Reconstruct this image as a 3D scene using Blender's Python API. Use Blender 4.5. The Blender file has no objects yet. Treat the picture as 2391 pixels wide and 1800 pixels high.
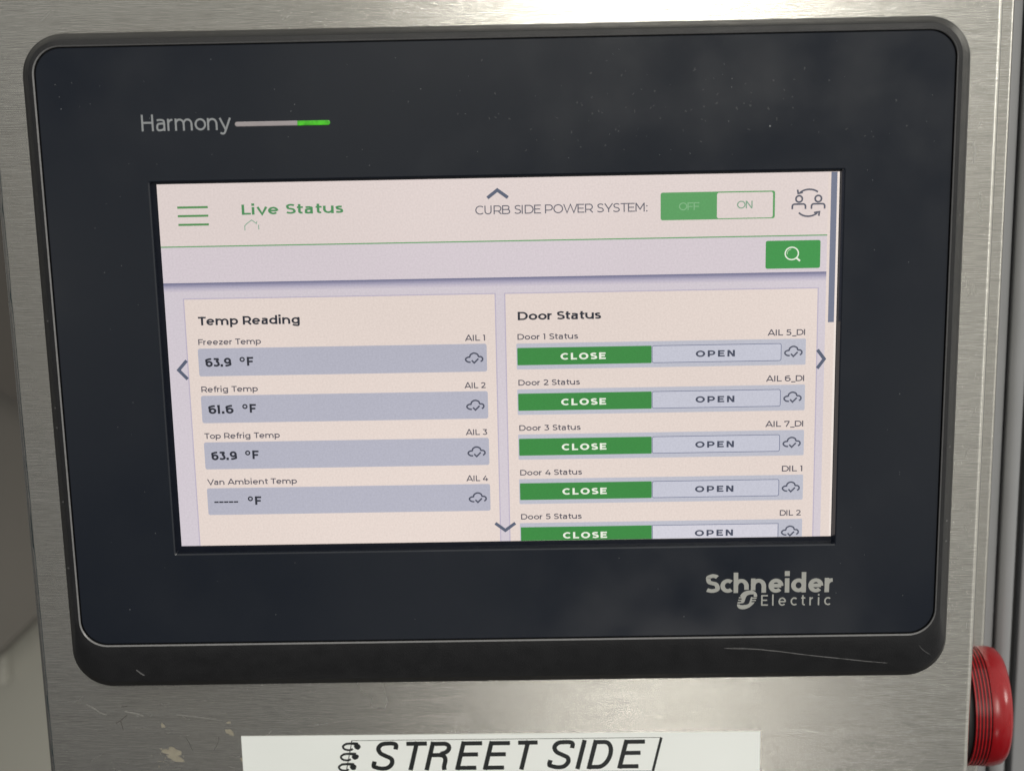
import bpy, math, random
from mathutils import Vector, Matrix

# ------------------------------------------------------------------ scene, camera, world, lamps
# Everything is laid out in millimetres: x to the right, y up, z out of the panel towards the viewer.
# Blender gets metres with X = x, Y = -z, Z = y (an upright panel facing -Y).
SC = bpy.context.scene
COL = SC.collection
S = 0.001
def W(x, y, z): return Vector((x*S, -z*S, y*S))
def srgb(r, g, b, k=1.0):
    f = lambda c: (c/255/12.92 if c/255 <= .04045 else ((c/255+.055)/1.055)**2.4)*k
    return (f(r), f(g), f(b), 1.0)

cam = bpy.data.cameras.new('camera')
cam.sensor_fit = 'HORIZONTAL'; cam.sensor_width = 36.0; cam.lens = 36.0*3860/2391
cam.clip_start = 0.01; cam.clip_end = 60.0
camo = bpy.data.objects.new('camera', cam); COL.objects.link(camo)
R = ((0.999713202, -0.020420559, -0.012510556), (0.016987528, 0.972906099, -0.230575684), (0.016880081, 0.230297033, 0.972973967))
cols = [W(R[i][0], R[i][1], R[i][2])/S for i in range(3)]          # camera right, up, back
m = Matrix.Identity(4)
for i in range(3):
    for j in range(3): m[j][i] = cols[i][j]
m.translation = W(8.8737, 83.2449, 373.2188)
camo.matrix_world = m
SC.camera = camo
cam.dof.use_dof = True; cam.dof.focus_distance = 0.385; cam.dof.aperture_fstop = 15.0

SC.view_settings.view_transform = 'Standard'
try: SC.view_settings.look = 'None'
except Exception: pass
SC.view_settings.exposure = 0.0; SC.view_settings.gamma = 1.0
SC.view_settings.use_curve_mapping = False
SC.render.film_transparent = False
SC.cycles.use_denoising = True
SC.cycles.sample_clamp_indirect = 4.0

world = bpy.data.worlds.new('World'); SC.world = world; world.use_nodes = True
wn = world.node_tree.nodes; wl = world.node_tree.links; wn.clear()
wo = wn.new('ShaderNodeOutputWorld'); wb = wn.new('ShaderNodeBackground'); wc = wn.new('ShaderNodeTexCoord')
dot = wn.new('ShaderNodeVectorMath'); dot.operation = 'DOT_PRODUCT'; dot.inputs[1].default_value = (0.42, 0.0, 1.0)
nz = wn.new('ShaderNodeTexNoise'); nz.inputs['Scale'].default_value = 3.2; nz.inputs['Detail'].default_value = 2.0
nz2 = wn.new('ShaderNodeTexNoise'); nz2.inputs['Scale'].default_value = 8.5; nz2.inputs['Detail'].default_value = 2.0
nmix = wn.new('ShaderNodeMath'); nmix.operation = 'MULTIPLY_ADD'; nmix.inputs[1].default_value = 0.4
ma = wn.new('ShaderNodeMath'); ma.operation = 'MULTIPLY_ADD'; ma.inputs[1].default_value = 2.3; ma.inputs[2].default_value = -1.61
ad = wn.new('ShaderNodeMath'); ad.operation = 'ADD'
mr = wn.new('ShaderNodeMapRange'); mr.inputs['From Min'].default_value = -0.75; mr.inputs['From Max'].default_value = 0.55
rp = wn.new('ShaderNodeValToRGB')
rp.color_ramp.elements[0].position = 0.0; rp.color_ramp.elements[0].color = (0.045, 0.043, 0.042, 1)
rp.color_ramp.elements[1].position = 1.0; rp.color_ramp.elements[1].color = (0.92, 0.90, 0.83, 1)
e = rp.color_ramp.elements.new(0.40); e.color = (0.17, 0.172, 0.178, 1)
e = rp.color_ramp.elements.new(0.62); e.color = (0.58, 0.56, 0.50, 1)
wl.new(wc.outputs['Generated'], dot.inputs[0]); wl.new(wc.outputs['Generated'], nz.inputs['Vector'])
wl.new(wc.outputs['Generated'], nz2.inputs['Vector']); wl.new(nz2.outputs['Fac'], nmix.inputs[0]); wl.new(nz.outputs['Fac'], nmix.inputs[2]); wl.new(nmix.outputs[0], ma.inputs[0]); wl.new(ma.outputs[0], ad.inputs[0]); wl.new(dot.outputs['Value'], ad.inputs[1])
wl.new(ad.outputs[0], mr.inputs['Value']); wl.new(mr.outputs[0], rp.inputs['Fac'])
wl.new(rp.outputs['Color'], wb.inputs['Color']); wb.inputs['Strength'].default_value = 1.04
wl.new(wb.outputs[0], wo.inputs['Surface'])

def area(name, pos, target, sx, sy, power, color):
    l = bpy.data.lights.new(name, 'AREA'); l.shape = 'RECTANGLE'; l.size = sx*S; l.size_y = sy*S
    l.energy = power; l.color = color
    o = bpy.data.objects.new(name, l); COL.objects.link(o)
    o.location = W(*pos)
    d = W(*target) - o.location
    o.rotation_euler = d.to_track_quat('-Z', 'Y').to_euler()
    return o
area('ceiling_lamp', (190, 520, 1450), (0, 0, 0), 108, 560, 7.0, (1.0, 0.96, 0.87))
area('second_fill', (300, 520, 1450), (0, 0, 0), 110, 560, 1.2, (1.0, 0.97, 0.9))  # added weaker fill, softens the right side of the steel highlight
area('low_fill', (198, -860, 1450), (0, -90, 0), 112, 100, 0.95, (1.0, 0.95, 0.88))  # added low fill, brightens the steel highlight below the terminal
area('side_lamp', (1000, 420, 500), (60, 0, 0), 300, 300, 4.0, (1.0, 0.97, 0.9))

# ------------------------------------------------------------------ helpers
def nodemat(name, base=(.5, .5, .5, 1), rough=.5, metal=0.0, spec=.5):
    mt = bpy.data.materials.new(name); mt.use_nodes = True
    n = mt.node_tree.nodes; b = n['Principled BSDF']
    b.inputs['Base Color'].default_value = base; b.inputs['Roughness'].default_value = rough
    b.inputs['Metallic'].default_value = metal; b.inputs['Specular IOR Level'].default_value = spec
    return mt, n, mt.node_tree.links, b

def noise(n, l, scale, detail=3.0, stretch=None, coord='Object', rough=.5):
    tc = n.new('ShaderNodeTexCoord'); t = n.new('ShaderNodeTexNoise')
    t.inputs['Scale'].default_value = scale; t.inputs['Detail'].default_value = detail; t.inputs['Roughness'].default_value = rough
    if stretch:
        mp = n.new('ShaderNodeMapping'); mp.inputs['Scale'].default_value = stretch
        l.new(tc.outputs[coord], mp.inputs['Vector']); l.new(mp.outputs[0], t.inputs['Vector'])
    else: l.new(tc.outputs[coord], t.inputs['Vector'])
    return t

def mrange(n, l, src, a, b, c, d):
    r = n.new('ShaderNodeMapRange'); r.inputs['From Min'].default_value = a; r.inputs['From Max'].default_value = b
    r.inputs['To Min'].default_value = c; r.inputs['To Max'].default_value = d
    l.new(src, r.inputs['Value']); return r.outputs[0]

def mixcol(n, l, fac, a, b):
    x = n.new('ShaderNodeMix'); x.data_type = 'RGBA'
    if isinstance(fac, (int, float)): x.inputs[0].default_value = fac
    else: l.new(fac, x.inputs[0])
    for s, v in ((6, a), (7, b)):
        if isinstance(v, tuple): x.inputs[s].default_value = v
        else: l.new(v, x.inputs[s])
    return x.outputs[2]

def plain(name, rgb, rough=.5, metal=0.0, spec=.5, var=.08, vscale=300, bump=0.0, bscale=3000):
    mt, n, l, b = nodemat(name, rgb, rough, metal, spec)
    t = noise(n, l, vscale, 4)
    d = tuple(c*(1-var) for c in rgb[:3])+(1,); u = tuple(min(1, c*(1+var)) for c in rgb[:3])+(1,)
    l.new(mixcol(n, l, t.outputs['Fac'], d, u), b.inputs['Base Color'])
    l.new(mrange(n, l, t.outputs['Fac'], .3, .7, max(.02, rough*.88), min(1, rough*1.12)), b.inputs['Roughness'])
    if bump:
        t2 = noise(n, l, bscale, 3); bp = n.new('ShaderNodeBump'); bp.inputs['Strength'].default_value = bump
        bp.inputs['Distance'].default_value = 0.0001
        l.new(t2.outputs['Fac'], bp.inputs['Height']); l.new(bp.outputs[0], b.inputs['Normal'])
    return mt

_glow = {}
def glow(rgb):
    """a lit colour of the display: pixels give off light, under an antiglare film with a fine sparkle"""
    if rgb in _glow: return _glow[rgb]
    mt, n, l, b = nodemat('lit_pixels_%02x%02x%02x' % rgb, (.012, .012, .014, 1), .42, 0, .35)
    t = noise(n, l, 2300, 2)
    b.inputs['Emission Color'].default_value = srgb(*rgb)
    t2 = noise(n, l, 11, 2); mu = n.new('ShaderNodeMath'); mu.operation = 'MULTIPLY'     # uneven backlight
    l.new(mrange(n, l, t.outputs['Fac'], .25, .75, .91, 1.03), mu.inputs[0]); l.new(mrange(n, l, t2.outputs['Fac'], .3, .7, .94, 1.04), mu.inputs[1])
    l.new(mu.outputs[0], b.inputs['Emission Strength'])
    _glow[rgb] = mt
    return mt

class MB:
    def __init__(s): s.v = []; s.f = []; s.mi = []; s.mats = []; s.smooth = []
    def mat(s, mt):
        if mt not in s.mats: s.mats.append(mt)
        return s.mats.index(mt)
    def add(s, pts, faces, mt, smooth=False):
        k = len(s.v); s.v += [tuple(p) for p in pts]; i = s.mat(mt)
        for f in faces: s.f.append([k+j for j in f]); s.mi.append(i); s.smooth.append(smooth)
    def rect(s, x0, y0, x1, y1, z, mt): s.add([(x0, y0, z), (x1, y0, z), (x1, y1, z), (x0, y1, z)], [(0, 1, 2, 3)], mt)
    def poly(s, pts, z, mt):
        a = sum(pts[i][0]*pts[(i+1) % len(pts)][1]-pts[(i+1) % len(pts)][0]*pts[i][1] for i in range(len(pts)))
        if a < 0: pts = pts[::-1]
        s.add([(x, y, z) for x, y in pts], [tuple(range(len(pts)))], mt)
    def rrect(s, x0, y0, x1, y1, r, z, mt): s.poly(rr(x0, y0, x1, y1, r), z, mt)
    def frame(s, x0, y0, x1, y1, r, t, z, mt):
        a = rr(x0, y0, x1, y1, r); b = rr(x0+t, y0+t, x1-t, y1-t, max(r-t, .01)); n = len(a)
        s.add([(x, y, z) for x, y in a+b], [(i, (i+1) % n, n+(i+1) % n, n+i) for i in range(n)], mt)
    def stroke(s, pts, h, z, mt, closed=False, fx=1.0, fy=1.0):
        q = [pts[0]]
        for p in pts[1:]:
            if math.hypot(p[0]-q[-1][0], p[1]-q[-1][1]) > 1e-6: q.append(p)
        if closed and math.hypot(q[0][0]-q[-1][0], q[0][1]-q[-1][1]) < 1e-6: q.pop()
        n = len(q)
        if n < 2: return
        L = []; Rr = []
        for i in range(n):
            a = q[i-1] if (i > 0 or closed) else None; c = q[(i+1) % n] if (i < n-1 or closed) else None
            ds = []
            if a: d = (q[i][0]-a[0], q[i][1]-a[1]); m_ = math.hypot(*d); ds.append((d[0]/m_, d[1]/m_))
            if c: d = (c[0]-q[i][0], c[1]-q[i][1]); m_ = math.hypot(*d); ds.append((d[0]/m_, d[1]/m_))
            tx = sum(d[0] for d in ds); ty = sum(d[1] for d in ds); m_ = math.hypot(tx, ty) or 1; tx /= m_; ty /= m_
            k = 1.0
            if len(ds) == 2: k = min(1/max(.2, ds[0][0]*tx+ds[0][1]*ty), 2.2)
            L.append((q[i][0]-ty*h*k*fx, q[i][1]+tx*h*k*fy, z)); Rr.append((q[i][0]+ty*h*k*fx, q[i][1]-tx*h*k*fy, z))
        m_ = n if closed else n-1
        s.add(L+Rr, [(n+i, n+(i+1) % n, (i+1) % n, i) for i in range(m_)], mt)
    def box(s, x0, y0, z0, x1, y1, z1, mt):
        s.add([(x0, y0, z0), (x1, y0, z0), (x1, y1, z0), (x0, y1, z0), (x0, y0, z1), (x1, y0, z1), (x1, y1, z1), (x0, y1, z1)],
              [(3, 2, 1, 0), (4, 5, 6, 7), (0, 1, 5, 4), (1, 2, 6, 5), (2, 3, 7, 6), (3, 0, 4, 7)], mt)
    def rings(s, rings, mt, closed=True, smooth=True, cap0=False, cap1=False):
        n = len(rings[0]); pts = [p for r_ in rings for p in r_]; f = []
        for k in range(len(rings)-1):
            for i in range(n if closed else n-1): f.append((k*n+i, k*n+(i+1) % n, (k+1)*n+(i+1) % n, (k+1)*n+i))
        if cap0: f.append(tuple(range(n))[::-1])
        if cap1: f.append(tuple((len(rings)-1)*n+i for i in range(n)))
        s.add(pts, f, mt, smooth)
    def build(s, name, parent=None, origin=(0, 0, 0), sharp=40):
        me = bpy.data.meshes.new(name); o = W(*origin)
        me.from_pydata([W(*p)-o for p in s.v], [], s.f)
        for mt in s.mats: me.materials.append(mt)
        me.polygons.foreach_set('material_index', s.mi); me.polygons.foreach_set('use_smooth', s.smooth)
        if any(s.smooth):
            try: me.set_sharp_from_angle(angle=math.radians(sharp))
            except Exception: pass
        me.update()
        ob = bpy.data.objects.new(name, me); COL.objects.link(ob)
        if parent is not None:
            ob.parent = parent
            w = Vector((0, 0, 0)); p_ = parent
            while p_ is not None: w = w+p_.location; p_ = p_.parent
            ob.location = o-w
        else: ob.location = o
        return ob

def rr(x0, y0, x1, y1, r, n=8):
    r = min(r, (x1-x0)/2-1e-4, (y1-y0)/2-1e-4); out = []
    for cx, cy, a in ((x1-r, y1-r, 0), (x0+r, y1-r, 90), (x0+r, y0+r, 180), (x1-r, y0+r, 270)):
        for k in range(n+1):
            t = math.radians(a+90*k/n); out.append((cx+r*math.cos(t), cy+r*math.sin(t)))
    return out
def arc(cx, cy, rx, ry, a0, a1, n=14):
    return [(cx+rx*math.cos(math.radians(a0+(a1-a0)*i/n)), cy+ry*math.sin(math.radians(a0+(a1-a0)*i/n))) for i in range(n+1)]
def spline(P, n=6):
    out = []
    for i in range(len(P)-1):
        p0 = P[max(i-1, 0)]; p1 = P[i]; p2 = P[i+1]; p3 = P[min(i+2, len(P)-1)]
        for k in range(n):
            t = k/n
            out.append(tuple(.5*(2*p1[j]+(p2[j]-p0[j])*t+(2*p0[j]-5*p1[j]+4*p2[j]-p3[j])*t*t+(3*p1[j]-p0[j]-3*p2[j]+p3[j])*t**3) for j in (0, 1)))
    return out+[P[-1]]

def tag(o, label=None, cat=None, group=None, kind=None):
    if label: o['label'] = label
    if cat: o['category'] = cat
    if group: o['group'] = group
    if kind: o['kind'] = kind
    return o
def thing(name, label, cat, at=(0, 0, 0), group=None):
    o = bpy.data.objects.new(name, None); o.empty_display_size = .02; COL.objects.link(o); o.location = W(*at)
    return tag(o, label, cat, group)

# ------------------------------------------------------------------ lettering: a geometric sans drawn as strokes (cap height 1)
def glyph(c, w, X=.745):
    h = w/2; T = 1-h; B = h; st = []
    def s(*p): st.append((list(p), False))
    def A_(p, closed=False): st.append((p, closed))
    adv = .6
    if c == ' ': return .36, st
    if c == 'A': adv = 1.1; s((h*.6, 0), (.49, 1-h*.3), (.53, 1-h*.3), (1.02-h*.6, 0)); s((.2, .27), (.82, .27))
    elif c in 'BPR':
        adv = {'B': .93, 'P': .88, 'R': .9}[c]; s((h, 0), (h, 1)); r = {'B': (T-.52)/2, 'P': (T-.36)/2, 'R': (T-.36)/2}[c]; x1 = {'B': .8, 'P': .84, 'R': .84}[c]
        lo = T-2*r; A_([(h, T)]+arc(x1-h-r, T-r, r, r, 90, -90)+[(h, lo)])
        if c == 'B': r2 = (lo-B)/2; A_([(h, lo)]+arc(.87-h-r2, B+r2, r2, r2, 90, -90)+[(h, B)])
        if c == 'R': s((.5, lo), (.86-h*.6, 0))
    elif c in 'COGQ':
        rx = .52-h; ry = .51-h; cx = .53
        if c == 'C': adv = .98; A_(arc(cx, .5, rx, ry, 47, 313, 26))
        else: adv = 1.08; A_(arc(cx, .5, rx, ry, 0, 360, 36)[:-1], True)
    elif c == 'D': adv = 1.0; s((h, 0), (h, 1)); r = T-.5; A_([(h, T)]+arc(.95-h-r, .5, r, r, 90, -90, 20)+[(h, B)])
    elif c == 'E': adv = .8; s((h, 0), (h, 1)); s((h, T), (.72, T)); s((h, .51), (.65, .51)); s((h, B), (.74, B))
    elif c == 'F': adv = .76; s((h, 0), (h, 1)); s((h, T), (.72, T)); s((h, .47), (.65, .47))
    elif c == 'H': adv = .98; s((h, 0), (h, 1)); s((.82-h, 0), (.82-h, 1)); s((h, .51), (.82-h, .51))
    elif c == 'I': adv = w+.2; s((h, 0), (h, 1))
    elif c == 'L': adv = .72; s((h, 0), (h, 1)); s((h, B), (.68, B))
    elif c == 'M': adv = 1.14; s((h, 0), (h, 1)); s((h, 1-h*.5), (.49, .28), (.98-h, 1-h*.5)); s((.98-h, 0), (.98-h, 1))
    elif c == 'N': adv = 1.0; s((h, 0), (h, 1)); s((h*1.3, 1-h*.5), (.83-h*1.3, h*.5)); s((.83-h, 0), (.83-h, 1))
    elif c == 'S': adv = .8; A_(spline([(.69-h*.5, .86-h*.4), (.56, T-.03), (.38, T), (.17, T-.07), (.09+h*.5, .74), (.2, .57), (.38, .51), (.57, .45), (.71-h*.5, .27), (.6, B+.06), (.38, B), (.18, B+.03), (.03+h*.5, .13+h*.4)]))
    elif c == 'T': adv = .8; s((.4, 0), (.4, 1)); s((0.01, T), (.79, T))
    elif c == 'U': adv = .98; r = .38-h; A_([(h+.01, 1), (h+.01, B+r)]+arc(h+.01+r, B+r, r, r, 180, 360)+[(h+.01+2*r, 1)])
    elif c == 'V': adv = .98; s((h*.6, 1), (.49, h*.3), (.98-h*.6, 1))
    elif c == 'W': adv = 1.5; s((h*.6, 1), (.39, h*.5), (.75, 1-h*.5), (1.11, h*.5), (1.5-h*.6, 1))
    elif c == 'Y': adv = .9; s((h*.6, 1), (.45, .36)); s((.9-h*.6, 1), (.45, .36)); s((.45, .4), (.45, 0))
    elif c in 'abdpqgo':
        ry = X/2-h; rx = min(X*.53, .42)-h
        if c == 'o': adv = .88; A_(arc(rx+h+.02, X/2, rx, ry, 0, 360, 30)[:-1], True)
        elif c == 'a':
            adv = .8; xr = .64-h
            A_([(.08, X-.1)]+arc(.36, X-h-.24, .28-h*.2, .24, 120, 0, 10)[1:]+[(xr, 0)] if False else spline([(.07+h*.3, X-.06-h*.6), (.2, X-h-.005), (.36, X-h), (.54, X-h-.05), (xr, X-.26)], 5)+[(xr, 0)])
            A_([(xr, .45)]+spline([(.40, .45), (.16, .41), (.03+h, .23), (.14, B+.01), (.34, B-.01), (.52, B+.05), (xr, .2)], 5))
        elif c in 'bp':
            adv = .92; s((h, 0 if c == 'b' else -.27), (h, 1.05 if c == 'b' else X)); A_(arc(h+rx, X/2, rx, ry, 0, 360, 30)[:-1], True)
        else:
            adv = .95; xr = .05+2*rx+h
            A_(arc(.05+rx+h*.4, X/2, rx, ry, 0, 360, 30)[:-1], True); xr = .05+2*rx+h*.4
            if c == 'd': s((xr, 0), (xr, 1.05)); adv = xr+h+.13
            elif c == 'q': s((xr, -.27), (xr, X))
            else: A_([(xr, X), (xr, .02)]+spline([(xr, .0), (xr-.06, -.17), (.42, -.27+h), (.24, -.24+h), (.1, -.16+h)], 5))
    elif c == 'c': adv = .74; ry = X/2-h; rx = min(X*.53, .42)-h; A_(arc(rx+h+.02, X/2, rx, ry, 48, 312, 24))
    elif c == 'e':
        adv = 2*min(X*.53, .41)+.02+.1; ry = X/2-h; rx = min(X*.53, .41)-h; cx = rx+h+.02
        s((cx-rx, X/2-.01), (cx+rx, X/2-.01)); A_(arc(cx, X/2-.01, rx, ry+.01, -4, 318, 26))
    elif c == 'f': adv = .5; A_([(.2, 0), (.2, .8)]+arc(.2+.2, .83, .2, 1.05-h-.83, 180, 70, 8)); s((.02, X-h), (.45, X-h))
    elif c in 'hnHm' or c in ('\x01', '\x02'):
        r = .29 if c != 'm' else .27
        top = 1.05 if c in 'h\x01' else X
        lb = .13 if c == '\x02' else 0; rb = .16 if c == '\x01' else 0
        s((h, lb), (h, top)); x = h
        for k in range(2 if c == 'm' else 1):
            A_(arc(x+r, X-h-r, r, r, 180, 0, 14)+[(x+2*r, rb)]); x += 2*r
        adv = x+h+.14
    elif c == 'i': adv = w+.14; s((h, 0), (h, X)); A_([(h-h*1.1, .98), (h+h*1.1, .98)]); st[-1] = ([(h, .98-h*1.15), (h, .98+h*1.15)], 'dot')
    elif c == 'l': adv = w+.14; s((h, 0), (h, 1.05))
    elif c == 'r': adv = .52; s((h, 0), (h, X)); A_(arc(h+.3, X-h-.26, .3, .26, 178, 88, 8))
    elif c == 's': adv = .64; A_(spline([(.54-h*.4, X-.09-h*.3), (.4, X-h-.01), (.29, X-h), (.13, X-h-.05), (.09+h*.5, .56), (.17, .44), (.3, .4), (.45, .34), (.54-h*.4, .2), (.44, B+.03), (.28, B), (.14, B+.02), (.02+h*.4, .09+h*.3)], 5))
    elif c == 't': adv = .53; A_([(.2, .95), (.2, .2)]+arc(.2+.17, .2, .17, .2-B, 180, 290, 8)); s((.02, X-h), (.47, X-h))
    elif c == 'u': adv = .88; r = .3; A_([(h, X), (h, B+r)]+arc(h+r, B+r, r, r, 180, 345, 12)); s((h+2*r, 0), (h+2*r, X))
    elif c == 'v': adv = .78; s((h*.6, X), (.39, h*.3), (.78-h*.6, X))
    elif c == 'y': adv = .78; s((h*.6, X), (.4, .04)); A_([(.78-h*.6, X), (.38, -.08)]+spline([(.36, -.12), (.28, -.24+h*.6), (.16, -.27+h), (.04, -.22+h)], 4))
    elif c == 'z': adv = .68; s((.04, X-h), (.58, X-h)); s((.56, X-w), (.08, w)); s((.03, B), (.61, B))
    elif c == '1': adv = .5; s((.04, T), (.32-h, T)); s((.32-h, 0), (.32-h, 1))
    elif c == '2': adv = .84; A_(spline([(.06, .8-h*.2), (.2, T-.03), (.37, T), (.58, T-.08), (.65-h*.4, .72), (.58, .54), (.36, .31), (.1, B+.03)], 5)); s((.07, B), (.75, B))
    elif c == '3': adv = .84; s((.08, T), (.66, T)); s((.64, T-.01), (.36, .6)); A_(spline([(.33, .58), (.52, .54), (.69-h*.6, .31), (.6, B+.08), (.37, B), (.18, B+.03), (.03+h*.3, .12+h*.3)], 5))
    elif c == '4': adv = .92; s((.52, T), (.08, .27)); s((.05, .26), (.85, .26)); s((.62, 0), (.62, .55))
    elif c == '5': adv = .84; s((.66, T), (.16, T)); s((.16+h*.3, T+h*.4), (.12+h*.3, .53)); A_(spline([(.11, .57), (.36, .58), (.6, .51), (.69-h*.6, .31), (.6, B+.08), (.37, B), (.18, B+.03), (.03+h*.3, .12+h*.3)], 5))
    elif c in '69':
        adv = .9; P = arc(.43, .34, .4-h*.95, .34-h*.86, 0, 360, 28)[:-1]; Q = spline([(.7, .9-h*.2), (.5, T), (.27, T-.06), (.12, .78-h*.2), (.03+h, .5), (.03+h, .33)], 5)
        if c == '9': P = [(.84-x, 1-y) for x, y in P]; Q = [(.84-x, 1-y) for x, y in Q]
        A_(P, True); A_(Q)
    elif c == '7': adv = .86; s((.04, T), (.76, T)); s((.72, T-.02), (.3, 0)); s((.04+h, T), (.04+h, .74))
    elif c == '.': adv = w*1.15+.12; st.append(([(h*1.1, 0), (h*1.1, w*1.15)], 'sq'))
    elif c == ':': adv = w*1.15+.12; st += [([(h*1.1, 0), (h*1.1, w*1.15)], 'sq'), ([(h*1.1, .58), (h*1.1, .58+w*1.15)], 'sq')]
    elif c == '_': adv = .62; s((0, -.1), (.6, -.1))
    elif c == '-': adv = .46; s((.04, .37), (.42, .37))
    elif c == '\u00b0': adv = .52; A_(arc(.22, .8, .2-h*.8, .2-h*.8, 0, 360, 20)[:-1], True)
    return adv, st

def text(mb, txt, x0, x1, base, cap, z, mt, w=.11, shear=0.0, X=.745, slope=0.0, track=None):
    """txt between x0 and x1 (mm), baseline at base, capitals cap mm tall"""
    g = [glyph(c, w, X) for c in txt]
    nat = sum(a for a, _ in g)*cap
    last = g[-1][0]-max(max(p[0] for p in s[0]) for s in g[-1][1])-w/2
    nat -= max(0, last)*cap
    if x1 is None: sx, tr = 1.0, (track or 0)
    else:
        want = x1-x0; tr = 0.0; sx = want/nat
        if track is not None: tr = track*cap; sx = (want-tr*(len(txt)-1))/nat
        elif sx > 1.3: tr = (want-nat*1.3)/(len(txt)-1); sx = 1.3
        elif sx < .88: tr = (want-nat*.88)/(len(txt)-1); sx = .88
    x = x0; k = 0
    for (a, strokes) in g:
        for P, cl in strokes:
            hh = w/2*cap*(1.1 if cl in ('dot', 'sq') else 1)
            q = [(x+px*cap*sx+py*cap*shear, base+py*cap+slope*(x+px*cap*sx-x0)) for px, py in P]
            mb.stroke(q, hh, z+k*.0006, mt, cl is True, max(1.0, min(sx, 1.25)), .86 if w > .18 else 1.0); k += 1
        x += a*cap*sx+tr

# ------------------------------------------------------------------ materials
def steel_mat():
    mt, n, l, b = nodemat('brushed_stainless_steel', (.62, .6, .545, 1), .24, 1.0)
    b.inputs['Anisotropic'].default_value = 1.0
    tg = n.new('ShaderNodeTangent'); tg.direction_type = 'UV_MAP'; tg.uv_map = 'grain'
    l.new(tg.outputs[0], b.inputs['Tangent'])
    st = noise(n, l, 1.0, 5, (210, 210, 4200), rough=.6)            # fine horizontal grain
    st2 = noise(n, l, 1.0, 3, (30, 30, 500))                      # broader streaks
    cl = noise(n, l, 22, 4)                                       # handling haze
    gr = n.new('ShaderNodeMath'); gr.operation = 'MULTIPLY_ADD'; gr.inputs[1].default_value = .6
    l.new(st.outputs['Fac'], gr.inputs[0]); l.new(mrange(n, l, st2.outputs['Fac'], 0, 1, .1, .28), gr.inputs[2])
    col = mixcol(n, l, mrange(n, l, gr.outputs[0], .3, .7, 0, 1), (.48, .47, .437, 1), (.76, .75, .71, 1))
    col = mixcol(n, l, mrange(n, l, cl.outputs['Fac'], .42, .68, 0, .35), col, (.47, .45, .41, 1))
    l.new(col, b.inputs['Base Color'])
    l.new(mrange(n, l, cl.outputs['Fac'], .3, .7, .22, .28), b.inputs['Roughness'])
    bp = n.new('ShaderNodeBump'); bp.inputs['Strength'].default_value = .8; bp.inputs['Distance'].default_value = .00012
    l.new(gr.outputs[0], bp.inputs['Height']); l.new(bp.outputs[0], b.inputs['Normal'])
    return mt
STEEL = steel_mat()
BEZEL = plain('textured_grey_plastic', (.0155, .016, .018, 1), .43, 0, .33, .25, 260, .8, 2800)
def overlay_mat():
    mt, n, l, b = nodemat('dark_slate_front_film', (.0102, .0134, .0208, 1), .16, 0, .5)
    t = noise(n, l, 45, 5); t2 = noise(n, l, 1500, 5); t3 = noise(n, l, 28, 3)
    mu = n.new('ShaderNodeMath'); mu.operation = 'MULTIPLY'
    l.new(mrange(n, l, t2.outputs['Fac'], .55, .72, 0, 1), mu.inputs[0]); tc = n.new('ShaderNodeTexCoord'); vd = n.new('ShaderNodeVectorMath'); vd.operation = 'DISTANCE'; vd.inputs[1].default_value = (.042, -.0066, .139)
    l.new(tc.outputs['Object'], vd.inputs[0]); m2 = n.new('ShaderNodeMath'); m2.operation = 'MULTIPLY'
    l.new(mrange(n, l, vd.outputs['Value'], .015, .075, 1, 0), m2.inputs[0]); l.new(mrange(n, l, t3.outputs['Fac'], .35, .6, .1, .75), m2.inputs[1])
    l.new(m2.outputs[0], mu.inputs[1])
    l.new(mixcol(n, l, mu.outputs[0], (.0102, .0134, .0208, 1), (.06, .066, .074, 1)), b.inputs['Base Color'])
    l.new(mrange(n, l, t.outputs['Fac'], .3, .7, .12, .26), b.inputs['Roughness'])
    return mt
OVER = overlay_mat()
BLACK = plain('black_gap_shadow', (.006, .006, .007, 1), .6)
PRINT = plain('grey_print', (.25, .265, .285, 1), .5)
LOGO = plain('silver_grey_print', (.33, .335, .32, 1), .45)
BARGREY = plain('milky_grey_plastic', (.33, .30, .32, 1), .45)
PAPER = plain('white_label_tape', (.79, .82, .81, 1), .32, 0, .5, .02, 90)
INK = plain('black_ink', (.008, .011, .012, 1), .4)
FLECK = plain('dried_cream_paint', (.26, .24, .19, 1), .7, 0, .3, .3, 900)
SCUFF = plain('pale_scuff', (.105, .105, .108, 1), .6, 0, .4, .5, 2500)
DARKMARK = plain('dark_scratch', (.09, .085, .08, 1), .7)

# ------------------------------------------------------------------ the steel enclosure
PZ = -5.0
enc = thing('steel_enclosure', 'brushed stainless steel control box whose face carries the dark touch screen', 'control box', (0, -170, PZ))
def sheet(mb, x0, x1, y0, y1, z, depth, r, mt):
    """a folded sheet: face at z, rolled edges of radius r left and right, sides going back by depth"""
    prof = [(x0, z-depth)]+[(x0+r+r*math.cos(math.radians(a)), z-r+r*math.sin(math.radians(a))) for a in range(180, 89, -15)]
    prof += [(x1-r+r*math.cos(math.radians(a)), z-r+r*math.sin(math.radians(a))) for a in range(90, -1, -15)]+[(x1, z-depth)]
    mb.rings([[(x, y0, zz) for x, zz in prof], [(x, y1, zz) for x, zz in prof]][::-1], mt, closed=False)
mb = MB(); sheet(mb, -115.2, 113.5, -170, 140, PZ, 34, 1.5, STEEL)
plate = mb.build('front_plate', enc)
uvl = plate.data.uv_layers.new(name='grain')
for lp in plate.data.loops:
    co = plate.data.vertices[lp.vertex_index].co
    uvl.data[lp.index].uv = (co.z*4, (co.x-co.y)*4)
mb = MB(); sheet(mb, -100, 126.4, -172, 142, -42, 12, .9, STEEL)
fl = mb.build('rear_flange', enc)
uvl = fl.data.uv_layers.new(name='grain')
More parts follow.
